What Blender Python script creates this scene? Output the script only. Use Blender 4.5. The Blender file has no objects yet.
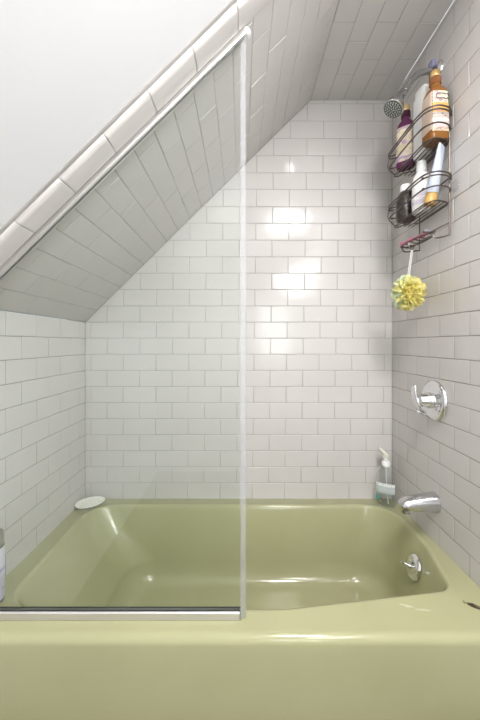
import bpy, bmesh, math, random
from mathutils import Vector, Matrix
random.seed(7)
C = bpy.context.scene.collection
PI = math.pi
def V(*a): return Vector(a)

# ------------------------------------------------------------------ materials
def mat(name, col, rough=.5, metal=0, spec=.5, trans=0, ior=1.45, coat=0, sss=0, alpha=1):
    m = bpy.data.materials.new(name); m.use_nodes = True
    p = m.node_tree.nodes['Principled BSDF']
    p.inputs['Base Color'].default_value = (*col, 1)
    p.inputs['Roughness'].default_value = rough
    p.inputs['Metallic'].default_value = metal
    p.inputs['Specular IOR Level'].default_value = spec
    p.inputs['Transmission Weight'].default_value = trans
    p.inputs['IOR'].default_value = ior
    p.inputs['Coat Weight'].default_value = coat
    if sss:
        p.inputs['Subsurface Weight'].default_value = sss
        p.inputs['Subsurface Radius'].default_value = (.01, .01, .006)
    return m
def nt(m): return m.node_tree.nodes, m.node_tree.links, m.node_tree.nodes['Principled BSDF']
def noise_colour(m, c1, c2, scale=6, detail=3, lo=.35, hi=.65, bump=0, bscale=60):
    N, L, p = nt(m)
    tc = N.new('ShaderNodeTexCoord'); n = N.new('ShaderNodeTexNoise')
    n.inputs['Scale'].default_value = scale; n.inputs['Detail'].default_value = detail
    r = N.new('ShaderNodeValToRGB')
    r.color_ramp.elements[0].position = lo; r.color_ramp.elements[0].color = (*c1, 1)
    r.color_ramp.elements[1].position = hi; r.color_ramp.elements[1].color = (*c2, 1)
    L.new(tc.outputs['Object'], n.inputs['Vector']); L.new(n.outputs['Fac'], r.inputs['Fac'])
    L.new(r.outputs['Color'], p.inputs['Base Color'])
    if bump:
        n2 = N.new('ShaderNodeTexNoise'); n2.inputs['Scale'].default_value = bscale
        b = N.new('ShaderNodeBump'); b.inputs['Strength'].default_value = bump; b.inputs['Distance'].default_value = .002
        L.new(tc.outputs['Object'], n2.inputs['Vector']); L.new(n2.outputs['Fac'], b.inputs['Height'])
        L.new(b.outputs['Normal'], p.inputs['Normal'])
    return m
def glass_mat(name, tint, refl=1.0, ior=1.45, rough=0.0):
    m = bpy.data.materials.new(name); m.use_nodes = True
    N, L = m.node_tree.nodes, m.node_tree.links
    N.clear()
    o = N.new('ShaderNodeOutputMaterial'); mx = N.new('ShaderNodeMixShader')
    t = N.new('ShaderNodeBsdfTransparent'); t.inputs['Color'].default_value = (*tint, 1)
    g = N.new('ShaderNodeBsdfGlossy'); g.inputs['Roughness'].default_value = rough
    g.inputs['Color'].default_value = (refl, refl, refl, 1)
    # Schlick reflectance, the same on the way into the sheet and out of it
    f0 = ((ior-1)/(ior+1))**2
    ge = N.new('ShaderNodeNewGeometry'); dt = N.new('ShaderNodeVectorMath'); dt.operation = 'DOT_PRODUCT'
    L.new(ge.outputs['Normal'], dt.inputs[0]); L.new(ge.outputs['Incoming'], dt.inputs[1])
    def mth(op, a, b):
        q = N.new('ShaderNodeMath'); q.operation = op; q.use_clamp = True
        for k, x in enumerate((a, b)):
            if isinstance(x, (int, float)): q.inputs[k].default_value = x
            elif x is not None: L.new(x, q.inputs[k])
        return q.outputs[0]
    a_ = mth('ABSOLUTE', dt.outputs['Value'], None)
    p5 = mth('POWER', mth('SUBTRACT', 1, a_), 5)
    fr = mth('ADD', mth('MULTIPLY', p5, 1-f0), f0)
    L.new(fr, mx.inputs['Fac']); L.new(t.outputs['BSDF'], mx.inputs[1]); L.new(g.outputs['BSDF'], mx.inputs[2])
    L.new(mx.outputs['Shader'], o.inputs['Surface'])
    return m

M = {}
M['tile'] = noise_colour(mat('tile_glaze', (.7, .69, .68), .13), (.605, .580, .563), (.645, .622, .607), 2.2)
M['tile_side'] = M['tile']
M['grout'] = noise_colour(mat('grout', (.3, .27, .24), .9), (.27, .235, .20), (.36, .32, .28), 5)
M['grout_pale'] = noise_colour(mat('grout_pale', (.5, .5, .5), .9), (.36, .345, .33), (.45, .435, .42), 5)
M['paint'] = noise_colour(mat('wall_paint', (.82, .825, .84), .6), (.79, .797, .815), (.805, .812, .83), 3, bump=.05, bscale=180)
M['floor'] = noise_colour(mat('floor_tile', (.45, .44, .41), .35), (.17, .145, .11), (.23, .20, .16), 4)
M['chrome'] = mat('chrome', (.80, .80, .82), .07, 1)
M['satin'] = mat('satin_metal', (.50, .50, .51), .24, 1)
M['channel'] = mat('channel_metal', (.66, .645, .63), .40, .8)
M['wire'] = mat('bronze_wire', (.14, .115, .10), .35, .8)
M['white'] = noise_colour(mat('white_plastic', (.8, .8, .79), .3), (.86, .86, .85), (.89, .89, .88), 8)
M['dark'] = mat('dark_rubber', (.03, .03, .032), .5)
M['glass'] = glass_mat('screen_glass', (.955, .975, .965), .9, 1.45)
M['strip'] = mat('clear_strip', (.66, .67, .69), .25)
_N, _L, _p = nt(M['strip']); _t = _N.new('ShaderNodeBsdfTransparent'); _x = _N.new('ShaderNodeMixShader'); _x.inputs['Fac'].default_value = .20
_t.inputs['Color'].default_value = (.93, .94, .95, 1)
_L.new(_t.outputs[0], _x.inputs[1]); _L.new(_p.outputs[0], _x.inputs[2]); _L.new(_x.outputs[0], _N['Material Output'].inputs['Surface'])
M['clear'] = glass_mat('clear_plastic', (.965, .975, .975), 1, 1.5, .03)
M['clear_blue'] = glass_mat('clear_blue_plastic', (.93, .96, .98), 1, 1.4, .12)
M['cord'] = mat('cord', (.8, .79, .74), .8)

def bath_enamel():
    m = mat('green_enamel', (.42, .41, .17), .12)
    N, L, p = nt(m)
    tc = N.new('ShaderNodeTexCoord')
    n = N.new('ShaderNodeTexNoise'); n.inputs['Scale'].default_value = 3; n.inputs['Detail'].default_value = 4
    r = N.new('ShaderNodeValToRGB')
    r.color_ramp.elements[0].position = .3; r.color_ramp.elements[0].color = (.385, .383, .218, 1)
    r.color_ramp.elements[1].position = .7; r.color_ramp.elements[1].color = (.42, .418, .244, 1)
    L.new(tc.outputs['Object'], n.inputs['Vector']); L.new(n.outputs['Fac'], r.inputs['Fac'])
    n2 = N.new('ShaderNodeTexNoise'); n2.inputs['Scale'].default_value = 70; n2.inputs['Detail'].default_value = 3
    L.new(tc.outputs['Object'], n2.inputs['Vector'])
    def spot(prev, c, ang, lx, ly, colour, amt):
        mp = N.new('ShaderNodeMapping'); mp.vector_type = 'TEXTURE'
        mp.inputs['Location'].default_value = c; mp.inputs['Rotation'].default_value = (0, 0, ang)
        mp.inputs['Scale'].default_value = (lx, ly, .05)
        L.new(tc.outputs['Object'], mp.inputs['Vector'])
        ln = N.new('ShaderNodeVectorMath'); ln.operation = 'LENGTH'; L.new(mp.outputs['Vector'], ln.inputs[0])
        s = N.new('ShaderNodeMath'); s.operation = 'MULTIPLY_ADD'; s.inputs[1].default_value = 1.6; 
        L.new(n2.outputs['Fac'], s.inputs[0]); L.new(ln.outputs['Value'], s.inputs[2])
        mr = N.new('ShaderNodeMapRange'); mr.inputs['From Min'].default_value = 1.75; mr.inputs['From Max'].default_value = 1.45
        mr.inputs['To Max'].default_value = amt
        L.new(s.outputs['Value'], mr.inputs['Value'])
        mx = N.new('ShaderNodeMix'); mx.data_type = 'RGBA'
        L.new(mr.outputs['Result'], mx.inputs[0]); L.new(prev, mx.inputs[6]); mx.inputs[7].default_value = (*colour, 1)
        return mx.outputs[2]
    o = r.outputs['Color']
    o = spot(o, (1.392, -.640, .41), -.75, .028, .010, (.05, .035, .02), 1)        # rust chip near the wall
    o = spot(o, (1.43, -.652, .41), -.3, .035, .012, (.20, .16, .09), .8)
    o = spot(o, (1.205, -.638, .41), -.35, .022, .006, (.66, .64, .46), .55)         # worn pale scuff
    o = spot(o, (1.24, -.652, .41), -.1, .03, .004, (.62, .60, .42), .45)
    L.new(o, p.inputs['Base Color'])
    return m
M['tub'] = bath_enamel()

# ------------------------------------------------------------------ mesh helpers
def obj(name, bm, m, parent=None, smooth=True, angle=40):
    me = bpy.data.meshes.new(name)
    bmesh.ops.recalc_face_normals(bm, faces=bm.faces)
    for f in bm.faces: f.smooth = smooth
    if smooth:
        for e in bm.edges:
            if len(e.link_faces) == 2 and e.calc_face_angle(0) > math.radians(angle): e.smooth = False
    bm.to_mesh(me); bm.free()
    for x in (m if isinstance(m, (list, tuple)) else [m]): me.materials.append(x)
    o = bpy.data.objects.new(name, me); C.objects.link(o)
    if parent: o.parent = parent
    return o
def tag(o, label, cat, group=None):
    o['label'] = label; o['category'] = cat
    if group: o['group'] = group
    return o
def thing(name, label, cat, loc=(0, 0, 0), rot=(0, 0, 0), group=None):
    o = bpy.data.objects.new(name, None); C.objects.link(o)
    o.location = loc; o.rotation_euler = rot; o.empty_display_size = .03
    return tag(o, label, cat, group)
def struct(o): o['kind'] = 'structure'; return o

def bx(bm, c, d, bevel=0, rot=None, seg=2):
    r = bmesh.ops.create_cube(bm, size=1)
    vs = r['verts']
    for v in vs: v.co = V(v.co.x*d[0], v.co.y*d[1], v.co.z*d[2])
    if bevel:
        es = list({e for v in vs for e in v.link_edges})
        rr = bmesh.ops.bevel(bm, geom=es, offset=bevel, segments=seg, affect='EDGES', profile=.5)
        vs = list({v for f in rr['faces'] for v in f.verts} | {v for v in vs if v.is_valid})
    for v in vs:
        if rot: v.co = rot @ v.co
        v.co += V(*c)
    return bm
def prism(bm, pts, axis_fn, a, b):
    """pts: 2D polygon; axis_fn(p, t)->Vector"""
    A = [bm.verts.new(axis_fn(p, a)) for p in pts]; B = [bm.verts.new(axis_fn(p, b)) for p in pts]
    bm.faces.new(A); bm.faces.new(B[::-1])
    n = len(pts)
    for i in range(n): bm.faces.new((A[i], B[i], B[(i+1) % n], A[(i+1) % n]))
    return bm
def ring_mesh(bm, rings, closed=True, cap0=True, cap1=True):
    R = [[bm.verts.new(p) for p in r] for r in rings]
    n = len(rings[0])
    for a, b in zip(R, R[1:]):
        for i in range(n if closed else n-1):
            j = (i+1) % n
            bm.faces.new((a[i], a[j], b[j], b[i]))
    if cap0: bm.faces.new(R[0][::-1])
    if cap1: bm.faces.new(R[-1])
    return R
def sup(a, rx, ry, e):
    c, s = math.cos(a), math.sin(a)
    return (rx*math.copysign(abs(c)**(2/e), c), ry*math.copysign(abs(s)**(2/e), s))
def loft(levels, n=32, bm=None, T=None):
    """levels: (z, rx, ry, exponent)"""
    bm = bm or bmesh.new()
    rings = []
    for z, rx, ry, e in levels:
        r = []
        for i in range(n):
            x, y = sup(2*PI*i/n, rx, ry, e)
            p = V(x, y, z); r.append(T @ p if T else p)
        rings.append(r)
    ring_mesh(bm, rings)
    return bm
def lathe(prof, n=32, bm=None, T=None):
    return loft([(z, r, r, 2) for r, z in prof], n, bm, T)
def crom(pts, k=8, closed=False):
    P = [V(*p) for p in pts]; out = []
    n = len(P)
    rng = range(n) if closed else range(n-1)
    for i in rng:
        if closed: p0, p1, p2, p3 = P[(i-1) % n], P[i], P[(i+1) % n], P[(i+2) % n]
        else: p0, p1, p2, p3 = P[max(i-1, 0)], P[i], P[i+1], P[min(i+2, n-1)]
        for s in range(k):
            t = s/k
            out.append(.5*((2*p1)+(p2-p0)*t+(2*p0-5*p1+4*p2-p3)*t*t+(3*p1-p0-3*p2+p3)*t**3))
    if not closed: out.append(P[-1])
    return out
def tube(bm, pts, r, n=8, closed=False):
    P = [V(*p) for p in pts]; m = len(P)
    rad = r if isinstance(r, (list, tuple)) else [r]*m
    T = []
    for i in range(m):
        a = P[(i-1) % m] if (closed or i > 0) else P[i]
        b = P[(i+1) % m] if (closed or i < m-1) else P[i]
        T.append((b-a).normalized())
    up = V(0, 0, 1) if abs(T[0].z) < .9 else V(1, 0, 0)
    nrm = (up - T[0]*up.dot(T[0])).normalized()
    rings = []
    for i in range(m):
        nrm = (nrm - T[i]*nrm.dot(T[i])).normalized()
        bi = T[i].cross(nrm)
        rings.append([P[i]+(nrm*math.cos(2*PI*j/n)+bi*math.sin(2*PI*j/n))*rad[i] for j in range(n)])
    if closed:
        R = [[bm.verts.new(p) for p in q] for q in rings]
        for i in range(m):
            a, b = R[i], R[(i+1) % m]
            for j in range(n): bm.faces.new((a[j], a[(j+1) % n], b[(j+1) % n], b[j]))
    else: ring_mesh(bm, rings)
    return bm
def frame_z(d, at=(0, 0, 0)):
    """matrix whose z axis points along d"""
    q = V(0, 0, 1).rotation_difference(V(*d).normalized())
    return Matrix.Translation(V(*at)) @ q.to_matrix().to_4x4()

# ------------------------------------------------------------------ tiled surfaces
def clip(poly, a, b, c):           # keep a*u+b*v<=c
    out = []
    n = len(poly)
    for i in range(n):
        p, q = poly[i], poly[(i+1) % n]
        dp, dq = a*p[0]+b*p[1]-c, a*q[0]+b*q[1]-c
        if dp <= 0: out.append(p)
        if (dp < 0 < dq) or (dq < 0 < dp):
            t = dp/(dp-dq); out.append((p[0]+(q[0]-p[0])*t, p[1]+(q[1]-p[1])*t))
    return out
def area(p): return .5*sum(p[i][0]*p[(i+1) % len(p)][1]-p[(i+1) % len(p)][0]*p[i][1] for i in range(len(p)))
def inset(poly, d):
    n = len(poly); L = []
    for i in range(n):
        p, q = poly[i], poly[(i+1) % n]
        ex, ey = q[0]-p[0], q[1]-p[1]; l = math.hypot(ex, ey)
        nx, ny = -ey/l, ex/l                    # inward for CCW
        L.append((nx, ny, nx*p[0]+ny*p[1]+d))
    out = []
    for i in range(n):
        a, b = L[i-1], L[i]
        det = a[0]*b[1]-a[1]*b[0]
        if abs(det) < 1e-6: return None
        out.append(((a[2]*b[1]-a[1]*b[2])/det, (a[0]*b[2]-a[2]*b[0])/det))
    return out
GR = .0022
def tiles(bm, fn, planes, cells, tilt=.004, g=GR, h=.0018, bev=.0022):
    """fn(u,v,h)->world; planes: half planes bounding the field; cells: iterable of (u0,u1,v0,v1)"""
    for u0, u1, v0, v1 in cells:
        p = [(u0+g/2, v0+g/2), (u1-g/2, v0+g/2), (u1-g/2, v1-g/2), (u0+g/2, v1-g/2)]
        for a, b, c in planes:
            p = clip(p, a, b, c)
            if len(p) < 3: break
        if len(p) < 3: continue
        q = [p[0]]
        for x in p[1:]:
            if math.hypot(x[0]-q[-1][0], x[1]-q[-1][1]) > 1e-4: q.append(x)
        if math.hypot(q[0][0]-q[-1][0], q[0][1]-q[-1][1]) < 1e-4: q.pop()
        if len(q) < 3 or area(q) < 3e-5: continue
        i1 = inset(q, bev)
        if not i1 or area(i1) < 1e-5: continue
        if len(i1) == 4 or True:
            ta, tb = random.gauss(0, tilt), random.gauss(0, tilt)
            cu = sum(x[0] for x in q)/len(q); cv = sum(x[1] for x in q)/len(q)
            H = lambda x, hh: hh+ta*(x[0]-cu)+tb*(x[1]-cv)
            i2 = inset(q, bev*.35)
            A = [bm.verts.new(fn(x[0], x[1], -.0016)) for x in q]
            B = [bm.verts.new(fn(x[0], x[1], H(x, -.0006))) for x in i2]
            D = [bm.verts.new(fn(x[0], x[1], H(x, 0))) for x in i1]
            n = len(q)
            for k in range(n):
                j = (k+1) % n
                bm.faces.new((A[k], A[j], B[j], B[k])).material_index = 0
                f = bm.faces.new((B[k], B[j], D[j], D[k])); f.material_index = 0; f.smooth = True
            f = bm.faces.new(D); f.material_index = 0
def tiled_obj(name, bm, mats):
    me = bpy.data.meshes.new(name)
    bmesh.ops.recalc_face_normals(bm, faces=bm.faces)
    bm.to_mesh(me); bm.free()
    for x in mats: me.materials.append(x)
    o = bpy.data.objects.new(name, me); C.objects.link(o)
    return struct(o)
def slab(bm, pts, fn, h0, h1, mi):
    A = [bm.verts.new(fn(u, v, h0)) for u, v in pts]; B = [bm.verts.new(fn(u, v, h1)) for u, v in pts]
    fs = [bm.faces.new(A), bm.faces.new(B[::-1])]
    n = len(pts)
    for i in range(n): fs.append(bm.faces.new((A[i], B[i], B[(i+1) % n], A[(i+1) % n])))
    for f in fs: f.material_index = mi

# room dimensions
W = 1.462; ZC = 2.303; ZS = 1.2437; XS = 1.0733; SL = (ZC-ZS)/XS
CAMX, CAMD, CAMZ, PX = .742, 1.542, 1.145, 209.8
YT0, YT1, YR = -.6915, -.763, -2.7
py2z = lambda py: CAMZ+(343-py)/PX
rows = [499.3-16.1*n for n in range(13)]+[289.7, 273.3, 256.9, 240.3, 223.3, 206.7, 189.4, 172.7, 155.6, 138.3, 120.9, 103.5, 87]
zr = [py2z(p) for p in rows]
TP = .1542

# wall_back (tile face y=0, room towards -y)
bm = bmesh.new()
fn = lambda u, v, h: V(u, -h, v)
P = [(-1, 0, 0), (1, 0, W), (0, -1, -.385), (0, 1, ZC), (-SL, 1, ZS)]
cells = []
for r in range(len(zr)-1):
    base = 284.3 if r % 2 == 0 else 268.2
    t = r/23
    for n in range(-8, 6):
        f = lambda x: CAMX+((x-241)*(1+.032*t)+5.0*t)/PX
        cells.append((f(base+32.3*n), f(base+32.3*(n+1)), zr[r], zr[r+1]))
cells += [(W*0+.154*i, .154*(i+1), zr[0]-.0766, zr[0]) for i in range(10)]
tiles(bm, fn, P, cells)
slab(bm, [(-.1, 0), (W+.1, 0), (W+.1, ZC+.1), (XS-.0, ZC+.1), (-.1, ZS)], fn, -.0016, -.08, 1)
tiled_obj('wall_back', bm, [M['tile'], M['grout_pale']])

# wall_left (tile face x=0)
bm = bmesh.new()
fn = lambda u, v, h: V(h, u, v)
P = [(1, 0, 0), (-1, 0, -YT1), (0, -1, -.385), (0, 1, ZS)]
def side_cells(o_odd, o_even, r0=-1):
    out = []
    z = [zr[0]-.0766]+zr
    for r in range(len(z)-1):
        b = o_odd if r % 2 == 0 else o_even      # r-1 is the visible row number
        for n in range(-8, 3): out.append((b+TP*n, b+TP*(n+1), z[r], z[r+1]))
    return out
tiles(bm, fn, P, side_cells(-.138, -.2115))
slab(bm, [(0, 0), (YT1, 0), (YT1, ZS), (0, ZS)], fn, -.0016, -.08, 1)
slab(bm, [(YT1, 0), (YR, 0), (YR, ZS), (YT1, ZS)], fn, -.001, -.08, 2)
tiled_obj('wall_left', bm, [M['tile'], M['grout'], M['paint']])

# wall_right (tile face x=W)
bm = bmesh.new()
fn = lambda u, v, h: V(W-h, u, v)
P = [(1, 0, 0), (-1, 0, -YT1), (0, -1, -.385), (0, 1, ZC)]
tiles(bm, fn, P, side_cells(-.139, -.2135))
slab(bm, [(0, 0), (YT1, 0), (YT1, ZC), (0, ZC)], fn, -.0016, -.08, 1)
slab(bm, [(YT1, 0), (YR, 0), (YR, ZC), (YT1, ZC)], fn, -.001, -.08, 2)
tiled_obj('wall_right', bm, [M['tile'], M['grout'], M['paint']])

# wall_slope : u along y, v along the slope
LS = math.hypot(XS, ZC-ZS); ex, ez = XS/LS, (ZC-ZS)/LS
slope = lambda u, v, h: V(v*ex+h*ez, u, ZS+v*ez-h*ex)
bm = bmesh.new()
P = [(1, 0, 0), (-1, 0, -YT0), (0, -1, 0), (0, 1, LS)]
cells = []
for r in range(-1, 20):
    b = -.142 if r % 2 == 0 else -.058
    for n in range(-6, 3): cells.append((b+TP*n, b+TP*(n+1), .004+.0775*r, .004+.0775*(r+1)))
tiles(bm, slope, P, cells, tilt=.006)
slab(bm, [(0, 0), (YT1, 0), (YT1, LS), (0, LS)], slope, -.0016, -.06, 1)
slab(bm, [(YT1, 0), (YR, 0), (YR, LS), (YT1, LS)], slope, -.004, -.06, 2)
tiled_obj('wall_slope', bm, [M['tile'], M['grout_pale'], M['paint']])

# ceiling
bm = bmesh.new()
fn = lambda u, v, h: V(v, u, ZC-h)
P = [(1, 0, 0), (-1, 0, -YT0), (0, -1, -XS), (0, 1, W)]
cells = []
for r in range(6):
    b = -.064 if r % 2 == 0 else -.144
    v0 = XS if r == 0 else 1.154+.0777*(r-1)
    for n in range(-6, 3): cells.append((b+TP*n, b+TP*(n+1), v0, 1.154+.0777*r))
tiles(bm, fn, P, cells, tilt=.006)
slab(bm, [(0, XS), (YT1, XS), (YT1, W), (0, W)], fn, -.0016, -.06, 1)
slab(bm, [(YT1, XS), (YR, XS), (YR, W), (YT1, W)], fn, -.004, -.06, 2)
tiled_obj('ceiling', bm, [M['tile'], M['grout_pale'], M['paint']])

# bullnose trim along the slope's front edge and across the ceiling
def bullnose(bm, fnc, v0, v1, first, pitch):
    js = [v0]
    x = first
    while x < v1-.02:
        if x > v0+.02: js.append(x)
        x += pitch
    js.append(v1)
    prof = [(YT0+.001, -.0015), (YT0+.001, .004), (YT0-.003, .0068), (YT0-.010, .008)]
    for i in range(0, 9):
        a = PI/2*i/8
        prof.append((YT1+.016-.016*math.sin(a), -.006+.014*math.cos(a)))
    for a, b in zip(js, js[1:]):
        R = []
        for v, e in ((a+.0010, .0012), (a+.0026, 0), (b-.0026, 0), (b-.0010, .0012)):
            R.append([fnc(u, v, h-e) for u, h in prof])
        ring_mesh(bm, R, closed=False, cap0=False, cap1=False)
    # grey strip on the drywall, painting the bullnose lip's darker reflection
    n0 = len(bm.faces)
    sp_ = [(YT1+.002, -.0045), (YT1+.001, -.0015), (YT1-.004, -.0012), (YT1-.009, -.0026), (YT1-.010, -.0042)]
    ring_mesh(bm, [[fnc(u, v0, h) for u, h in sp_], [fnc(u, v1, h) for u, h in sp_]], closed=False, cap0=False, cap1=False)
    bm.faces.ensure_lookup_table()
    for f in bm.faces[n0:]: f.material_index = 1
    # grout bed
    A = [fnc(u-.0 , v0, h-.0018) for u, h in prof]; B = [fnc(u, v1, h-.0018) for u, h in prof]
    n0 = len(bm.faces)
    ring_mesh(bm, [A, B], closed=False, cap0=False, cap1=False)
    bm.faces.ensure_lookup_table()
    for f in bm.faces[n0:]: f.material_index = 1
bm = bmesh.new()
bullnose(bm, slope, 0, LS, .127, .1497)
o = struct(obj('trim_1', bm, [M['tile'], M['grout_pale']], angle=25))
bm = bmesh.new()
bullnose(bm, lambda u, v, h: V(v, u, ZC-h), XS, W, XS+.15, .1497)
struct(obj('trim_2', bm, [M['tile'], M['grout_pale']], angle=25))

# rest of the bathroom behind the camera
bm = bmesh.new(); bx(bm, (W/2, YR/2, -.03), (W+.2, -YR+.2, .06)); struct(obj('floor', bm, M['floor'], smooth=False))
bm = bmesh.new()
wx0, wx1, wz0, wz1 = .90, 1.42, .92, 1.66
for x0, x1, z0, z1 in ((0, wx0, 0, ZC), (wx1, W, 0, ZC), (wx0, wx1, 0, wz0), (wx0, wx1, wz1, ZC)):
    bx(bm, ((x0+x1)/2, YR-.05, (z0+z1)/2), (x1-x0, .1, z1-z0))
struct(obj('wall_front', bm, M['paint'], smooth=False))
bm = bmesh.new()
for x0, x1, z0, z1 in ((wx0, wx0+.05, wz0, wz1), (wx1-.05, wx1, wz0, wz1), (wx0, wx1, wz0, wz0+.05), (wx0, wx1, wz1-.05, wz1), (wx0, wx1, 1.27, 1.30)):
    bx(bm, ((x0+x1)/2, YR-.04, (z0+z1)/2), (x1-x0-.002, .05, z1-z0-.002))
wf = struct(obj('window_1', bm, M['paint'], smooth=False))
bm = bmesh.new(); bx(bm, ((wx0+wx1)/2, YR-.045, (wz0+wz1)/2), (wx1-wx0-.1, .004, wz1-wz0-.1)); obj('window_pane', bm, M['glass'], wf, smooth=False)

# ------------------------------------------------------------------ bathtub
def rpoly(verts, ns=12, ne=14):
    """rounded polygon, fixed sample count per corner and edge; verts (x,y,r)"""
    n = len(verts); T = []
    for i in range(n):
        p = V(*verts[i][:2]); a = V(*verts[i-1][:2]); b = V(*verts[(i+1) % n][:2])
        da, db = (a-p).normalized(), (b-p).normalized()
        th = da.angle(db); d = verts[i][2]/math.tan(th/2)
        T.append((p+da*d, p, p+db*d))
    out = []
    for i in range(n):
        s, p, e = T[i]
        for k in range(ns):
            t = k/ns
            # conic blend close to an arc
            w = math.cos((PI-(s-p).angle(e-p))/2)
            b0, b1, b2 = (1-t)**2, 2*t*(1-t)*w, t*t
            out.append((s*b0+p*b1+e*b2)/(b0+b1+b2))
        nx = T[(i+1) % n][0]
        for k in range(ne): out.append(e+(nx-e)*(k/ne))
    return out
top = rpoly([(.072, -.072, .11), (1.413, -.072, .13), (1.412, -.36, .25), (1.366, -.577, .055), (.86, -.648, .5), (.082, -.648, .10)])
mid = rpoly([(.13, -.095, .11), (1.390, -.095, .13), (1.388, -.36, .25), (1.340, -.560, .07), (.86, -.625, .5), (.13, -.625, .10)])
bot = rpoly([(.30, -.125, .12), (1.350, -.125, .14), (1.345, -.36, .25), (1.295, -.535, .10), (.86, -.592, .5), (.28, -.592, .12)])
Nc = len(top)
def dz(x, y): return .403+.009*(-y/.737)
def tubpt(p, z): return V(p.x, p.y, z+dz(p.x, p.y))
def outw(c, d):
    n = len(c); o = []
    for i in range(n):
        t = (c[(i+1) % n]-c[i-1]).normalized()
        nrm = V(t.y, -t.x)
        o.append(c[i]+nrm*d)
    return o
cen = sum(top, V(0, 0))/Nc
sgn = 1 if (outw(top, .01)[0]-cen).length > (top[0]-cen).length else -1
DEPTH = -.300
bm = bmesh.new()
rings = []
rings.append([tubpt(p, 0) for p in outw(top, sgn*.022)])
rings.append([tubpt(p, .0022) for p in outw(top, sgn*.016)])
rings.append([tubpt(p, .0026) for p in outw(top, sgn*.009)])
rings.append([tubpt(p, -.0005) for p in outw(top, sgn*.003)])
rings.append([tubpt(p, -.007) for p in top])
def lerp(a, b, t): return [x+(y-x)*t for x, y in zip(a, b)]
rings.append([tubpt(p, -.018) for p in lerp(top, mid, .18)])
rings.append([tubpt(p, -.10) for p in mid])
q = lerp(mid, bot, .75)
rings.append([tubpt(p, -.205) for p in q])
# fillet into the floor
inn = outw(bot, -sgn*.05)
for k in range(1, 9):
    a = PI/2*k/8
    w1 = 1-math.cos(a); zz = -.205+(DEPTH+.205)*math.sin(a)
    rings.append([tubpt(p, zz) for p in lerp(q, inn, w1)])
c2 = sum(inn, V(0, 0))/Nc
for s in (.75, .45, .15): rings.append([tubpt(c2+(p-c2)*s, DEPTH-.004*(1-s)) for p in inn])
R = ring_mesh(bm, rings, cap0=False, cap1=True)
# deck with its hole
XL, XR, YB, YF, RF = .001, W-.001, -.001, -.737, .022
cc = V((XL+XR)/2, (YB+YF+RF)/2)
def to_rect(p):
    d = p-cc; ts = []
    if d.x: ts.append(((XR if d.x > 0 else XL)-cc.x)/d.x)
    if d.y: ts.append(((YB if d.y > 0 else YF+RF)-cc.y)/d.y)
    return cc+d*min(t for t in ts if t > 0)
ro = [to_rect(V(v.co.x, v.co.y)) for v in R[0]]
for cx, cy in ((XL, YB), (XR, YB), (XR, YF+RF), (XL, YF+RF)):
    k = min(range(Nc), key=lambda q_: (ro[q_]-V(cx, cy)).length); ro[k] = V(cx, cy)
loop = [bm.verts.new(V(p.x, p.y, dz(p.x, p.y))) for p in ro]
for i in range(Nc):
    bm.faces.new((R[0][i], R[0][(i+1) % Nc], loop[(i+1) % Nc], loop[i]))
# rounded front edge and apron
front = sorted([v for v in loop if abs(v.co.y-(YF+RF)) < 1e-5], key=lambda v: v.co.x)
z0 = dz(0, YF+RF)
prev = front
prof = [(YF+RF-RF*math.sin(PI/2*k/7), z0-RF+RF*math.cos(PI/2*k/7)) for k in range(1, 8)]
prof += [(YF-.0005, z0-.045), (YF-.001, .25), (YF-.001, .09), (YF+.006, .075), (YF+.012, .07), (YF+.012, .0005)]
for (y, z) in prof:
    cur = [bm.verts.new(V(v.co.x, y, z)) for v in prev]
    for i in range(len(prev)-1): bm.faces.new((prev[i], prev[i+1], cur[i+1], cur[i]))
    prev = cur
tub = obj('bathtub', bm, M['tub'], angle=60)
tag(tub, 'avocado green enamelled bathtub built in between the tiled walls', 'bathtub')
# overflow plate on the drain end
nd = V(-1, -.02, .28).normalized()
Tm = frame_z(nd, (1.3815, -.345, .316))
bm = bmesh.new()
lathe([(.044, 0), (.0445, .003), (.042, .007), (.036, .011), (.02, .013), (.0, .0135)][:5], 36, bm, Tm)
ov = obj('overflow_plate', bm, M['chrome'], tub); ov['label'] = 'round chrome overflow plate with trip lever'
bm = bmesh.new()
up = (V(0, 0, 1)-nd*nd.z).normalized()
b0 = Tm @ V(0, 0, .011)
tube(bm, [b0, b0+nd*.012, b0+nd*.026+up*.004, b0+nd*.042+up*.008], [.008, .0065, .005, .0055], 12)
bx(bm, tuple(b0+up*-.002+nd*.002), (.006, .012, .05), .002)
for s in (-1, 1):
    T2 = frame_z(nd, tuple(Tm @ V(0, 0, .0095)+up*.032*s))
    lathe([(.005, 0), (.005, .002), (.003, .0032)], 12, bm, T2)
obj('trip_lever', bm, M['chrome'], ov)

# ------------------------------------------------------------------ glass screen
YG = -.677; XG = .742
scr = thing('shower_screen', 'fixed clear glass bath screen cut to the sloping ceiling on left half of tub', 'shower screen', (XG/2, YG, .413))
def place(o):      # keep world coordinates when parented to an un-rotated thing
    o.matrix_parent_inverse = Matrix.Translation(o.parent.location).inverted(); return o
zt = lambda x, d: ZS+SL*x-d
bm = bmesh.new()
prism(bm, [(.006, .420), (XG-.002, .420), (XG-.002, zt(XG, .014)), (.006, zt(.006, .014))], lambda p, t: V(p[0], t, p[1]), YG-.004, YG+.004)
place(obj('glass_pane', bm, M['glass'], scr, smooth=False))
bm = bmesh.new()
zb = dz(0, YG-.011)+.0012
sec = [(-.011, 0), (.011, 0), (.011, .017), (.008, .0205), (.0052, .0205), (.0052, .008), (-.0052, .008), (-.0052, .0205), (-.008, .0205), (-.011, .017)]
A = [V(.003, YG+y, zb+z) for y, z in sec]; B = [V(XG-.004, YG+y, zb+z) for y, z in sec]
ring_mesh(bm, [A, B])
bc = place(obj('bottom_channel', bm, M['channel'], scr, smooth=False)); bc['label'] = 'polished metal channel under the glass'
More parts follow.
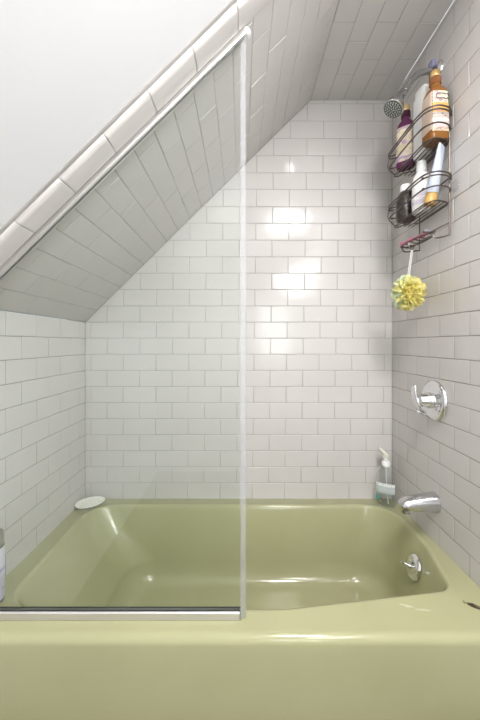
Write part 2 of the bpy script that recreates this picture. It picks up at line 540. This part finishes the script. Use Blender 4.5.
bm = bmesh.new(); bx(bm, (XG-.0015, YG, zb+.0105), (.004, .023, .0205), .001)
place(obj('channel_end_cap', bm, M['satin'], bc))
bm = bmesh.new()
for y in (-1, 1):
    bx(bm, ((.006+XG)/2, YG+y*.0058, zb+.0212), (XG-.012, .0022, .0026), .0006)
g = place(obj('channel_gasket', bm, M['dark'], bc)); g['label'] = 'thin black gasket along the channel'
# top channel follows the slope, front lip rounded
bm = bmesh.new()
sec = [(-.0125, .0006), (-.013, .014), (-.010, .0175), (-.004, .0175), (-.004, .006), (.004, .006), (.004, .0175), (.010, .0175), (.012, .014), (.012, .0006)]
A = [slope(YG+y, .008, h) for y, h in sec]; B = [slope(YG+y, XG/ex+.006, h) for y, h in sec]
ring_mesh(bm, [A, B])
place(obj('top_channel', bm, M['channel'], scr, smooth=False))
bm = bmesh.new()
e = slope(YG-.001, XG/ex+.008, .0125)
bx(bm, tuple(e), (.018, .024, .022), .007, Matrix.Rotation(-math.atan(SL), 3, 'Y'), 3)
place(obj('channel_end_cap', bm, M['white'], scr))
# edge strip
bm = bmesh.new()
zs0, zs1 = dz(0, YG)+.004, zt(XG+.008, .012)
prism(bm, [(-.0045, -.007), (.008, -.007), (.0105, -.004), (.0105, .004), (.008, .007), (-.0045, .007)], lambda p, t: V(XG+p[0]+.003, YG+p[1], t), zs0, zs1)
es = place(obj('edge_strip', bm, M['strip'], scr, smooth=False)); es['label'] = 'pale translucent vertical edge strip'

# ------------------------------------------------------------------ shower arm and head
YH = -.362
YP = -.345
sh = thing('shower_fixture', 'chrome shower head on a bent arm high on the right tiled wall', 'shower head', (W, YH, 2.138))
bm = bmesh.new()
lathe([(.031, .0), (.031, .003), (.027, .009), (.018, .014), (.0125, .0165)], 32, bm, frame_z((-1, 0, 0), (W-.0004, YH, 2.138)))
place(obj('wall_flange', bm, M['chrome'], sh))
bm = bmesh.new()
path = crom([(W-.004, YH, 2.138), (1.42, YH, 2.136), (1.390, YH, 2.126), (1.364, YH, 2.102), (1.343, YH, 2.072), (1.337, YH, 2.062)], 6)
tube(bm, path, .0115, 16)
place(obj('shower_arm', bm, M['satin'], sh))
hd = V(-.52, -.10, -.84).normalized(); h0 = V(1.339, YH, 2.066)
Tm = frame_z(hd, tuple(h0))
bm = bmesh.new()
lathe([(.012, -.014), (.0165, -.012), (.0175, 0), (.0165, .008), (.013, .010)], 12, bm, Tm)      # hex-like nut
place(obj('collar_nut', bm, M['satin'], sh))
bm = bmesh.new()
lathe([(.012, .008), (.017, .012), (.0195, .020), (.0205, .030), (.0198, .034), (.022, .040), (.027, .052), (.033, .066), (.0360, .078), (.0365, .085), (.0355, .0885), (.033, .0895)], 40, bm, Tm)
place(obj('head_body', bm, M['satin'], sh))
bm = bmesh.new()
lathe([(.0328, .0885), (.0325, .0905), (.0305, .0908)], 40, bm, Tm)
fp = place(obj('face_plate', bm, mat('face_plate_grey', (.085, .10, .085), .45, .2), sh))
bm = bmesh.new()
for rr, k in ((.005, 4), (.0125, 9), (.0195, 13), (.0265, 18)):
    for i in range(k):
        a = 2*PI*i/k+rr*90
        lathe([(.0022, .0904), (.0020, .0925), (.001, .0931)], 8, bm, Tm @ Matrix.Translation(V(rr*math.cos(a), rr*math.sin(a), 0)))
nz = place(obj('nozzles', bm, mat('nozzle_pale', (.55, .56, .53), .4), fp)); 

# ------------------------------------------------------------------ valve
zv = .933
vt = thing('shower_valve', 'chrome shower valve with round plate and lever on right wall', 'shower valve', (W, YP, zv))
Tm = frame_z((-1, 0, 0), (W-.0004, YP, zv))
bm = bmesh.new()
lathe([(.0745, 0), (.0745, .006), (.072, .011), (.064, .0145), (.056, .0155), (.05, .0145), (.036, .0165), (.030, .018)], 56, bm, Tm)
place(obj('escutcheon', bm, M['chrome'], vt))
bm = bmesh.new()
lathe([(.030, .016), (.0295, .030), (.026, .034), (.0245, .036), (.0245, .058), (.022, .062)], 40, bm, Tm)
place(obj('sleeve', bm, M['chrome'], vt))
bm = bmesh.new()
lathe([(.021, .060), (.021, .066), (.0215, .068), (.021, .072), (.015, .076), (.006, .077)], 32, bm, Tm)
xh = W-.066
# paddle lever, an upright curved blade across the hub with a flared foot
pth = crom([(xh-.010, YP+.006, zv+.052), (xh-.013, YP+.004, zv+.036), (xh-.012, YP+.001, zv+.012), (xh-.006, YP-.003, zv-.012), (xh+.006, YP-.006, zv-.030), (xh+.022, YP-.008, zv-.042)], 6)
rings = []
for i, p in enumerate(pth):
    t = i/(len(pth)-1); w = .011+.006*math.sin(PI*t)+.003*t; th = .0055
    tan = (pth[min(i+1, len(pth)-1)]-pth[max(i-1, 0)]).normalized()
    side = V(0, 1, 0); nn = tan.cross(side).normalized(); side = nn.cross(tan)
    rings.append([p+side*sup(2*PI*k/16, w, th, 2.6)[0]+nn*sup(2*PI*k/16, w, th, 2.6)[1] for k in range(16)])
ring_mesh(bm, rings)
bx(bm, (xh+.010, YP-.007, zv-.046), (.034, .016, .010), .004, Matrix.Rotation(.5, 3, 'Y'))
place(obj('lever_handle', bm, M['chrome'], vt))

# ------------------------------------------------------------------ spout
zsp = .556
sp = thing('tub_spout', 'chrome tub spout on right wall below the shower valve', 'spout', (W, YP, zsp))
bm = bmesh.new(); rings = []
for t, rz, ry, cz in ((0, .037, .035, 0), (.02, .0375, .0355, 0), (.06, .0368, .035, 0), (.3, .033, .032, -.001), (.55, .029, .0295, -.003), (.78, .0255, .027, -.006), (.92, .0225, .0245, -.009), (.98, .018, .020, -.0115), (1.0, .010, .012, -.013)):
    x = W-.0008-t*.132
    rings.append([V(x, YP+ry*math.cos(2*PI*k/32), zsp+cz+rz*math.sin(2*PI*k/32)) for k in range(32)])
ring_mesh(bm, rings)
place(obj('spout_body', bm, mat('spout_chrome', (.66, .66, .68), .17, 1), sp))
bm = bmesh.new()
lathe([(.0165, 0), (.0165, .016), (.0135, .016), (.0135, .003)], 24, bm, frame_z((-.1, 0, -1), (W-.110, YP, zsp-.022)))
place(obj('outlet', bm, M['satin'], sp))

# ------------------------------------------------------------------ shower caddy
cd = thing('shower_caddy', 'bronze wire shower caddy hanging from the shower arm against right wall', 'shower caddy', (W-.01, YH, 2.16))
WR = .0026
bm = bmesh.new()
ya, yb, xw = -.252, -.438, W-.008
hook = crom([(xw-.002, YH+.014, 2.03), (1.4415, YH+.014, 2.098), (1.4385, YH+.0145, 2.133), (1.4375, YH+.009, 2.161), (1.4375, YH-.009, 2.161), (1.4385, YH-.0145, 2.133), (1.4415, YH-.014, 2.098), (xw-.002, YH-.014, 2.03)], 6)
tube(bm, hook, WR)
tube(bm, crom([(xw, ya, 1.95), (xw, ya-.03, 1.995), (xw-.002, YH+.014, 2.035)], 5), WR)
tube(bm, crom([(xw, yb, 1.95), (xw, yb+.03, 1.995), (xw-.002, YH-.014, 2.035)], 5), WR)
for y in (ya, yb): tube(bm, [(xw, y, 1.95), (xw, y, 1.8), (xw, y, 1.65), (xw, y, 1.512)], WR)
place(obj('back_frame', bm, M['wire'], cd))
bm = bmesh.new()
bx(bm, (1.4375, YH, 2.1575), (.0135, .036, .032), .006, None, 3)
gp = place(obj('hook_grip', bm, mat('violet_rubber', (.36, .36, .56), .25, 0, .5, .3), cd)); gp['label'] = 'violet rubber grip on the hook'
def basket_loop(z, d=0, tip=0):
    # plan outline from wall near the back, round the front, to the wall near the camera
    return crom([(xw, -.240-d, z), (1.40, -.212-d, z), (1.372+d, -.190-d+tip, z), (1.356+d, -.196-d*.5, z), (1.351+d, -.235, z), (1.350+d, -.345, z), (1.352+d, -.43, z), (1.364+d, -.466+d, z), (1.392, -.480+d, z), (1.43, -.470+d, z), (xw, -.447+d, z)], 6)
def basket(zt_, zm, zb_):
    bm = bmesh.new()
    tube(bm, basket_loop(zt_), WR); tube(bm, basket_loop(zt_-.011), WR)
    tube(bm, [(xw, -.240, zt_), (xw, -.345, zt_), (xw, -.447, zt_)], WR)
    rail = place(obj('basket_rail', bm, M['wire'], cd))
    bm = bmesh.new(); tube(bm, basket_loop(zm, .004), WR)
    lo = basket_loop(zb_, .02); tube(bm, lo, WR*.9)
    tube(bm, [(xw, -.26, zb_), (xw, -.345, zb_), (xw, -.427, zb_)], WR*.9)
    for i in range(5):
        x = 1.380+.0165*i
        tube(bm, crom([(x, -.216+.006*i*.3, zb_+.0), (x, -.26, zb_-.0005), (x, -.40, zb_-.0005), (x, -.452, zb_)], 3), WR*.75)
    for s in (-.205,):
        k = 1 if s > -.3 else -1
        tube(bm, crom([(1.358, s, zt_-.011), (1.352, s+.006*k, zm), (1.374, s-.012*k, zb_)], 5), WR*.85)
    place(obj('wire_basket', bm, M['wire'], cd))
basket(1.926, 1.873, 1.832)
basket(1.709, 1.664, 1.622)
# soap rack at the bottom
bm = bmesh.new()
zk = 1.532
outer = crom([(xw, -.438, 1.556), (1.43, -.425, 1.545), (1.404, -.40, zk), (1.388, -.36, zk), (1.381, -.30, zk), (1.382, -.255, zk), (1.388, -.232, zk), (1.402, -.228, zk), (1.425, -.25, zk), (1.44, -.30, zk), (1.438, -.36, zk), (1.42, -.395, zk), (1.404, -.40, zk)], 5)
tube(bm, outer, WR)
for i in range(5):
    y = -.25-.03*i
    tube(bm, crom([(1.384, y, zk), (1.41, y+.004, zk-.006), (1.437, y, zk)], 4), WR*.8)
tube(bm, crom([(xw, ya, 1.514), (1.43, -.248, 1.512), (1.400, -.240, 1.512), (1.388, -.245, 1.522), (1.384, -.25, zk)], 5), WR)
tube(bm, crom([(xw, yb, 1.514), (1.44, -.425, 1.512), (1.425, -.405, 1.515), (1.412, -.398, zk)], 5), WR)
tube(bm, crom([(1.383, -.31, zk), (1.380, -.312, 1.514), (1.386, -.313, 1.503), (1.395, -.312, 1.502), (1.398, -.311, 1.512)], 6), WR)   # hook for the puff
place(obj('soap_rack', bm, M['wire'], cd))
for y, z in ((-.455, 1.672), (-.242, 1.672)):
    bm = bmesh.new(); lathe([(.020, .0004), (.0195, .002), (.010, .006), (.005, .008), (.005, .014)], 24, bm, frame_z((-1, 0, 0), (W-.0002, y, z)))
    s = place(obj('suction_cup', bm, M['clear'], cd)); s['label'] = 'clear suction cup'

# ------------------------------------------------------------------ bottles
def label_patch(levels, z0, z1, a0, a1, off, nz=6, na=20):
    def at(z):
        for A, B in zip(levels, levels[1:]):
            if A[0] <= z <= B[0]:
                t = (z-A[0])/max(B[0]-A[0], 1e-6)
                return [A[i]+(B[i]-A[i])*t for i in (1, 2, 3)]
        return levels[-1][1:]
    bm = bmesh.new(); R = []
    for o in (off, off*.2):
        R.append([])
        for i in range(nz+1):
            z = z0+(z1-z0)*i/nz; rx, ry, e = at(z); row = []
            for j in range(na+1):
                x, y = sup(a0+(a1-a0)*j/na, rx+o, ry+o, e); row.append(bm.verts.new(V(x, y, z)))
            R[-1].append(row)
    for L_ in R:
        for i in range(nz):
            for j in range(na): bm.faces.new((L_[i][j], L_[i][j+1], L_[i+1][j+1], L_[i+1][j]))
    O, I = R
    for i in range(nz):
        for j in (0, na): bm.faces.new((O[i][j], O[i+1][j], I[i+1][j], I[i][j]))
    for j in range(na):
        for i in (0, nz): bm.faces.new((O[i][j], O[i][j+1], I[i][j+1], I[i][j]))
    return bm
def label_mat(name, bands, blotch=None, scale=60, thr=.6):
    """colour bands by height (object z) with small printed blotches"""
    m = mat(name, (.8, .8, .8), .35); N, L, p = nt(m)
    tc = N.new('ShaderNodeTexCoord'); sx = N.new('ShaderNodeSeparateXYZ'); L.new(tc.outputs['Generated'], sx.inputs[0])
    r = N.new('ShaderNodeValToRGB'); r.color_ramp.interpolation = 'CONSTANT'
    els = r.color_ramp.elements
    while len(els) < len(bands): els.new(.5)
    for e, (pos, c) in zip(els, bands): e.position = pos; e.color = (*c, 1)
    L.new(sx.outputs['Z'], r.inputs['Fac'])
    out = r.outputs['Color']
    if blotch:
        mp = N.new('ShaderNodeMapping'); mp.inputs['Scale'].default_value = (1, 1, 1.6); L.new(tc.outputs['Object'], mp.inputs['Vector'])
        n = N.new('ShaderNodeTexNoise'); n.inputs['Scale'].default_value = scale; n.inputs['Detail'].default_value = 2
        L.new(mp.outputs['Vector'], n.inputs['Vector'])
        mr = N.new('ShaderNodeMapRange'); mr.inputs['From Min'].default_value = thr; mr.inputs['From Max'].default_value = thr+.04
        L.new(n.outputs['Fac'], mr.inputs['Value'])
        mx = N.new('ShaderNodeMix'); mx.data_type = 'RGBA'; L.new(mr.outputs['Result'], mx.inputs[0]); L.new(out, mx.inputs[6]); mx.inputs[7].default_value = (*blotch, 1)
        out = mx.outputs[2]
    L.new(out, p.inputs['Base Color'])
    return m
def tall_bottle(name, label, loc, rz, body_m, neck_m, cap_m, label_m, s=1, tilt=(0, 0), square=False):
    t = thing(name, label, 'bottle', loc, (tilt[0], tilt[1], rz))
    lv = [(0, .026*s, .020*s, 3), (.002, .034*s, .026*s, 3.2), (.008, .038*s, .029*s, 3.4), (.05, .0385*s, .0295*s, 3.4), (.150, .0375*s, .029*s, 3.2), (.166, .036*s, .0275*s, 2.8), (.178, .031*s, .025*s, 2.4), (.187, .0225*s, .0205*s, 2.1), (.193, .0185*s, .0185*s, 2), (.200, .0185*s, .0185*s, 2)]
    if square: lv = [(z, rx*.93, ry*1.18 if z < .18*1 else ry, e*1.5 if z < .17 else e) for z, rx, ry, e in lv]
    obj('bottle_body', loft(lv, 48), body_m, t)
    obj('bottle_neck', lathe([(.0185*s, .2005), (.0205*s, .202), (.0205*s, .222), (.0185*s, .225)], 32), neck_m, t)
    obj('cap', lathe([(.0165*s, .2252), (.0172*s, .2265), (.0168*s, .246), (.0145*s, .2485)], 32), cap_m, t)
    if square:
        obj('front_label', label_patch(lv, .024, .160, -PI*.735, -PI*.10, .0007), label_m, t)
        o = obj('side_label', label_patch(lv, .030, .160, -PI*1.16, -PI*.765, .0007), mat('peach_label', (.66, .52, .42), .35), t); o['label'] = 'plain peach side label'
    else: obj('front_label', label_patch(lv, .022, .157, -PI*.925, -PI*.03, .0007), label_m, t)
    return t
gold = mat('gold_cap', (.62, .42, .17), .3, .5)
amber = mat('amber_plastic', (.36, .15, .035), .12, 0, .5, .25)
amberd = mat('amber_neck', (.27, .105, .04), .15)
amb_l = label_mat('amber_label', [(0, (.78, .66, .50)), (.10, (.72, .60, .58)), (.22, (.80, .72, .66)), (.46, (.82, .48, .14)), (.70, (.74, .70, .58))], (.55, .34, .36), 75, .57)
tb = tall_bottle('amber_bottle', 'tall amber bottle with gold cap at near end of the upper caddy basket', (1.414, -.422, 1.8355), math.radians(3), amber, amberd, gold, amb_l, .925, (0, 0), True)
# dark lettering block and green leaf mark at the top of the amber label
lvA = [(0, .0358*.925, .0348*.925, 5.1), (.15, .0350*.925, .0343*.925, 4.9)]
bm = bmesh.new()
def strokes(bm, lv, segs, off, w):
    for (a, z, a2, z2) in segs:
        P_ = []
        for k in range(5):
            t = k/4; aa, zz = a+(a2-a)*t, z+(z2-z)*t
            tt = min(max(zz/.15, 0), 1); rx = lv[0][1]+(lv[1][1]-lv[0][1])*tt; ry = lv[0][2]+(lv[1][2]-lv[0][2])*tt
            x, y = sup(aa, rx+off, ry+off, 5); P_.append((x, y, zz))
        tube(bm, P_, w, 6)
A0 = -PI/2
def arc(c, z, ra, rz_, a, b, n=7):
    pts = [(c+ra*math.cos(a+(b-a)*k/n), z+rz_*math.sin(a+(b-a)*k/n)) for k in range(n+1)]
    return [(*p, *q) for p, q in zip(pts, pts[1:])]
strokes(bm, lvA, arc(A0-.02, .142, .22, .0085, .6, 5.2)+arc(A0+.40, .142, .20, .0085, -2.4, 2.2)+[(A0+.45, .135, A0+.60, .126), (A0-.05, .1335, A0+.25, .131)], .0008, .0013)
o = obj('label_lettering', bm, mat('ink_black', (.03, .03, .03), .5), tb)
bm = bmesh.new()
strokes(bm, lvA, [(A0+.62, .146, A0+.60, .118), (A0+.68, .144, A0+.66, .12)], .0007, .0016)
obj('label_mark', bm, mat('leaf_green', (.2, .33, .1), .5), tb)
purp = mat('purple_plastic', (.105, .022, .075), .12)
purpn = mat('purple_neck', (.05, .012, .03), .12)
pur_l = label_mat('purple_label', [(0, (.42, .30, .44)), (.14, (.60, .52, .58)), (.24, (.62, .52, .36)), (.48, (.48, .34, .48)), (.62, (.66, .56, .46)), (.88, (.50, .38, .42))], (.70, .62, .45), 46, .52)
tall_bottle('purple_bottle', 'tall purple bottle with gold cap at far end of the upper caddy basket', (1.396, -.258, 1.8360), math.radians(-38), purp, purpn, gold, pur_l, .87)
# slim white bottle between them
t = thing('white_bottle', 'tall slim plain white bottle standing between purple and amber bottles', 'bottle', (1.418, -.338, 1.8355), (0, 0, math.radians(-80)))
obj('bottle_body', loft([(0, .030, .017, 5), (.004, .0325, .019, 5), (.215, .0325, .019, 5), (.222, .031, .0175, 5), (.224, .029, .016, 5)], 40), M['white'], t)
obj('cap', loft([(.2243, .027, .0145, 4), (.226, .028, .0155, 4), (.252, .0275, .015, 4), (.255, .025, .013, 4)], 40), M['white'], t)
# second basket
t = thing('dark_bottle', 'dark brown bottle with white cap at far end of the lower caddy basket', 'bottle', (1.394, -.262, 1.6260), (0, 0, .6))
t.scale = (1.06, 1.06, .93)
lv = [(0, .028, .024, 2.4), (.003, .034, .029, 2.4), (.01, .0365, .031, 2.4), (.07, .0355, .030, 2.3), (.105, .031, .027, 2.2), (.118, .024, .023, 2), (.124, .0195, .0195, 2)]
obj('bottle_body', loft(lv, 36), noise_colour(mat('dark_brown', (.05, .04, .035), .3), (.035, .028, .026), (.085, .07, .062), 90, lo=.45, hi=.6), t)
obj('cap', lathe([(.0205, .1243), (.021, .126), (.0205, .150), (.0185, .153)], 28), M['white'], t)
t = thing('lotion_bottle', 'white lotion bottle with small black marks in middle of the lower caddy basket', 'bottle', (1.414, -.338, 1.6260), (0, 0, math.radians(-50)))
lvw = [(0, .026, .020, 2.6), (.004, .031, .024, 2.8), (.05, .0325, .0255, 2.8), (.125, .031, .024, 2.6), (.142, .026, .021, 2.3), (.150, .0185, .018, 2), (.1545, .0175, .0175, 2)]
obj('bottle_body', loft(lvw, 36), noise_colour(mat('white_bottle', (.8, .8, .79), .25), (.80, .79, .79), (.84, .84, .83), 9), t)
obj('cap', lathe([(.0175, .155), (.0182, .157), (.0175, .190), (.0155, .193)], 28), M['white'], t)
bm = bmesh.new(); 
lvB = [(0, .0325, .0255, 2.8), (.15, .031, .0245, 2.7)]
def dots(bm, lst):
    for a, z, r in lst:
        x, y = sup(a, .0318, .0249, 2.75)
        nr = V(math.cos(a)/.03, math.sin(a)/.024, 0).normalized()
        lathe([(r, -.001), (r, .0006), (r*.6, .001)], 12, bm, frame_z(nr, (x, y, z)))
bm.free()
for dd in ((-PI/2+.30, .118, .005), (-PI/2+.34, .078, .0052)):
    bm = bmesh.new(); dots(bm, [dd]); obj('printed_mark', bm, M['dark'], t)
bm = label_patch(lvw, .03, .07, -PI*.85, -PI*.15, .0006); obj('front_label', bm, label_mat('lotion_label', [(0, (.62, .57, .66)), (.4, (.78, .76, .78)), (.7, (.66, .62, .70))], (.4, .36, .45), 120, .6), t)
t = thing('clear_tube', 'clear pale blue squeeze tube with amber cap leaning at near end of the lower basket', 'tube', (1.404, -.405, 1.6285), tuple((V(0, 0, 1).rotation_difference(V(.030, -.026, .205).normalized()).to_matrix() @ Matrix.Rotation(math.radians(40), 3, 'Z')).to_euler()))
t.scale = (.93, .93, .93)
obj('tube_body', loft([(.043, .021, .021, 2), (.06, .0215, .021, 2), (.12, .0235, .016, 2.2), (.17, .0250, .0105, 2.4), (.200, .0260, .006, 3), (.214, .0260, .005, 3)], 36), mat('pale_blue_plastic', (.60, .66, .77), .25), t)
obj('cap', lathe([(.0185, 0), (.0205, .002), (.0208, .040), (.019, .0425)], 32), mat('amber_cap', (.62, .38, .12), .3), t)
# razor on the soap rack
t = thing('razor', 'pink razor lying on the wire soap rack of the caddy', 'razor', (1.412, -.31, 1.540), (0, 0, 0))
bm = bmesh.new()
pth = crom([(-.020, .075, .003), (-.012, .045, .006), (.0, .005, .006), (.006, -.035, .004), (.008, -.055, .006)], 6)
tube(bm, pth, [.0095-.003*abs(math.sin(3*i/len(pth)*PI)) for i in range(len(pth))], 12)
obj('handle', bm, mat('pink_plastic', (.62, .19, .32), .3), t)
bm = bmesh.new(); bx(bm, (.009, -.064, .008), (.042, .016, .009), .003); obj('razor_head', bm, mat('razor_grey', (.22, .2, .22), .35), t)
bm = bmesh.new()
for k in range(3): bx(bm, (.009, -.068+.004*k, .013), (.034, .0012, .002))
obj('blades', bm, M['chrome'], t)

# ------------------------------------------------------------------ bath puff
pc = V(1.380, -.305, 1.337)
t = thing('bath_puff', 'yellow and pale green mesh bath puff hanging by a white cord from the caddy', 'bath puff', tuple(pc))
bm = bmesh.new()
n = 84
rnd = random.Random(3)
for i in range(n):
    zz = 1-2*(i+.5)/n; a = PI*(1+5**.5)*i
    d = V(math.sqrt(1-zz*zz)*math.cos(a), math.sqrt(1-zz*zz)*math.sin(a), zz)
    Tm = frame_z(d, tuple(V(d.x*.045, d.y*.048, d.z*.050)*rnd.uniform(.80, 1.05))) @ Matrix.Rotation(rnd.uniform(0, 6), 4, 'Z')
    green = d.x < -.25 and d.y > -.35 and rnd.random() < .75 or (d.z > .75)
    m_ = 28; ph = rnd.uniform(0, 6); fr = rnd.choice((3, 4, 5)); sc = rnd.uniform(1.0, 1.5)
    rr = []
    for r_, h_, w_ in ((.003, -.022, 0), (.010, -.006, .3), (.017, .004, .8), (.0225, .0085, 1.0)):
        rr.append([Tm @ V(sc*(r_+.003*w_*math.sin(2*x*2*PI/m_+ph))*math.cos(2*PI*x/m_), sc*(r_+.003*w_*math.cos(3*x*2*PI/m_+ph))*math.sin(2*PI*x/m_)*.6, h_+.0075*w_*math.sin(fr*2*PI*x/m_+ph)) for x in range(m_)])
    f0 = len(bm.faces)
    ring_mesh(bm, rr, cap0=False, cap1=False)
    bm.faces.ensure_lookup_table()
    for f in bm.faces[f0:]: f.material_index = 1 if green else 0
def net(name, c):
    m = mat(name, c, .6); N, L, p = nt(m)
    tr = N.new('ShaderNodeBsdfTranslucent'); tr.inputs['Color'].default_value = (*c, 1)
    mx = N.new('ShaderNodeMixShader'); mx.inputs['Fac'].default_value = .45
    o = N['Material Output']; L.new(p.outputs['BSDF'], mx.inputs[1]); L.new(tr.outputs['BSDF'], mx.inputs[2]); L.new(mx.outputs['Shader'], o.inputs['Surface'])
    return m
o = obj('netting', bm, [net('yellow_net', (.93, .87, .40)), net('mint_net', (.80, .88, .70))], t, angle=180)
bm = bmesh.new()
top_ = V(1.391, -.312, 1.5035)-pc
tube(bm, crom([(-.003, 0, .035), (.0, -.002, .08), (top_.x-.002, top_.y, top_.z-.012), (top_.x-.001, top_.y+.001, top_.z), (top_.x+.003, top_.y+.001, top_.z-.012), (.006, -.002, .08), (.004, 0, .035)], 6), .0016, 6)
obj('cord', bm, M['cord'], t)

# ------------------------------------------------------------------ pump bottle
pb = thing('pump_bottle', 'clear pump soap bottle on the back right corner of the tub', 'bottle', (1.405, -.062, dz(0, -.062)+.0004), (0, 0, math.radians(-32)))
lvp = [(0, .034, .019, 3), (.003, .039, .0225, 3), (.01, .041, .024, 3), (.10, .041, .024, 3), (.135, .0405, .0238, 2.8), (.150, .036, .022, 2.5), (.160, .026, .019, 2.2), (.167, .0165, .0165, 2), (.178, .0165, .0165, 2)]
obj('bottle_body', loft(lvp, 40), M['clear'], pb)
obj('liquid_soap', loft([(.003, .036, .019, 3), (.01, .0385, .0215, 3), (.055, .0385, .0215, 3)], 36), glass_mat('soap_liquid', (.96, .98, .975), 1, 1.2), pb)
f = obj('front_label', label_patch(lvp, .062, .106, -PI*.88, -PI*.12, .0006), label_mat('soap_label', [(0, (.50, .56, .55)), (.2, (.58, .63, .63)), (.70, (.85, .87, .87))], (.45, .55, .54), 110, .62), pb)
bm = label_patch(lvp, .026, .052, -PI*.90, -PI*.68, .0006, 4, 8); obj('side_label', bm, mat('teal_label', (.10, .42, .40), .4), pb)
bm = bmesh.new()
lathe([(.017, .1785), (.0185, .180), (.0185, .196), (.016, .199), (.009, .200), (.008, .214)], 28, bm)
obj('pump_collar', bm, M['white'], pb)
bm = bmesh.new()
lathe([(.0055, .200), (.0055, .214), (.0105, .216), (.0115, .224), (.0105, .232), (.005, .235)], 24, bm)
tube(bm, crom([(.002, 0, .226), (-.008, -.003, .237), (-.018, -.007, .248), (-.027, -.010, .258)], 6), [.0085]*10+[.007]*9, 12)
obj('pump_head', bm, mat('cream_plastic', (.74, .73, .64), .3), pb)
bm = bmesh.new(); tube(bm, [(0, 0, .178), (.003, 0, .09), (.010, 0, .008)], .0022, 8); obj('dip_tube', bm, mat('tube_plastic', (.75, .78, .78), .3), pb)

# ------------------------------------------------------------------ soap dish
sd = thing('soap_dish', 'white oval soap dish with ridged face on the back left corner of the tub', 'soap dish', (.0535, -.068, dz(0, -.06)+.003), (math.radians(13), math.radians(3), math.radians(43)))
bm = bmesh.new()
loft([(.004, .050, .022, 2), (.006, .056, .027, 2), (.012, .064, .033, 2), (.0145, .0655, .0345, 2), (.016, .0645, .0335, 2), (.0155, .062, .031, 2), (.0135, .058, .0275, 2), (.0125, .03, .012, 2)], 56, bm)
sb = obj('dish_body', bm, mat('ivory_ceramic', (.83, .82, .77), .3), sd)
bm = bmesh.new()
for k in range(-4, 5):
    w = .0235*math.sqrt(1-(k/5.2)**2)
    bx(bm, (k*.0105, 0, .0142), (.004, 2*w, .004), .0015)
obj('ridges', bm, mat('ivory_ridge', (.80, .78, .71), .35), sd)

# ------------------------------------------------------------------ spray can at the frame's left edge
cn = thing('shaving_can', 'pale lavender can with grey cap standing on tub deck at left edge of frame', 'can', (.0365, -.626, dz(0, -.626)+.0004))
obj('can_body', lathe([(.026, 0), (.0295, .002), (.030, .006), (.030, .148), (.028, .156), (.0265, .158)], 40), label_mat('can_print', [(0, (.15, .15, .2)), (.06, (.55, .54, .66)), (.5, (.66, .66, .75)), (.56, (.42, .42, .6)), (.62, (.68, .68, .76))], (.35, .36, .55), 40, .62), cn)
obj('cap', lathe([(.0265, .1585), (.0285, .160), (.0285, .188), (.026, .195), (.015, .1985)], 36), mat('cap_grey', (.30, .29, .24), .4), cn)
obj('rim', lathe([(.0268, .1545), (.0295, .1555), (.0295, .158), (.0268, .159)], 36), M['satin'], cn)

# ------------------------------------------------------------------ lights
def area_light(name, loc, rot, sx, sy, e, col=(1, 1, 1), shape='RECTANGLE'):
    l = bpy.data.lights.new(name, 'AREA'); l.shape = shape; l.size = sx; l.size_y = sy; l.energy = e; l.color = col
    o = bpy.data.objects.new(name, l); C.objects.link(o); o.location = loc; o.rotation_euler = rot
    return o
area_light('window_daylight', ((wx0+wx1)/2, YR-.14, (wz0+wz1)/2), (PI/2, 0, 0), 0.5, .72, 8, (.97, .98, 1))
area_light('added_side_fill', (1.40, -1.85, 1.80), (0, math.radians(62), math.radians(-38)), .25, .6, 11, (1, .975, .95))  # added fill light to brighten the sloped drywall, no fixture modelled
area_light('ceiling_lamp', (1.10, -1.48, 2.27), (0, 0, 0), .5, .5, 26, (1, .975, .95), 'DISK')
area_light('shower_downlight', (1.0, -.56, 2.285), (0, 0, 0), .13, .13, 11, (1, .97, .92), 'DISK')
w = bpy.data.worlds.new('World'); bpy.context.scene.world = w; w.use_nodes = True
w.node_tree.nodes['Background'].inputs['Color'].default_value = (.85, .92, 1, 1)
w.node_tree.nodes['Background'].inputs['Strength'].default_value = 1.0

# ------------------------------------------------------------------ camera
cam = bpy.data.cameras.new('camera'); co = bpy.data.objects.new('camera', cam); C.objects.link(co)
co.location = (CAMX, -CAMD, CAMZ); co.rotation_euler = (PI/2, 0, 0)
cam.sensor_fit = 'VERTICAL'; cam.sensor_height = 24; cam.lens = 323.5/720*24
cam.shift_x = -1/720; cam.shift_y = -17/720; cam.clip_start = .01
sc = bpy.context.scene; sc.camera = co
vs = sc.view_settings; sc.display_settings.display_device = 'sRGB'
vs.view_transform = 'Standard'; vs.look = 'None'; vs.gamma = 1; vs.exposure = 0.40; vs.use_curve_mapping = False
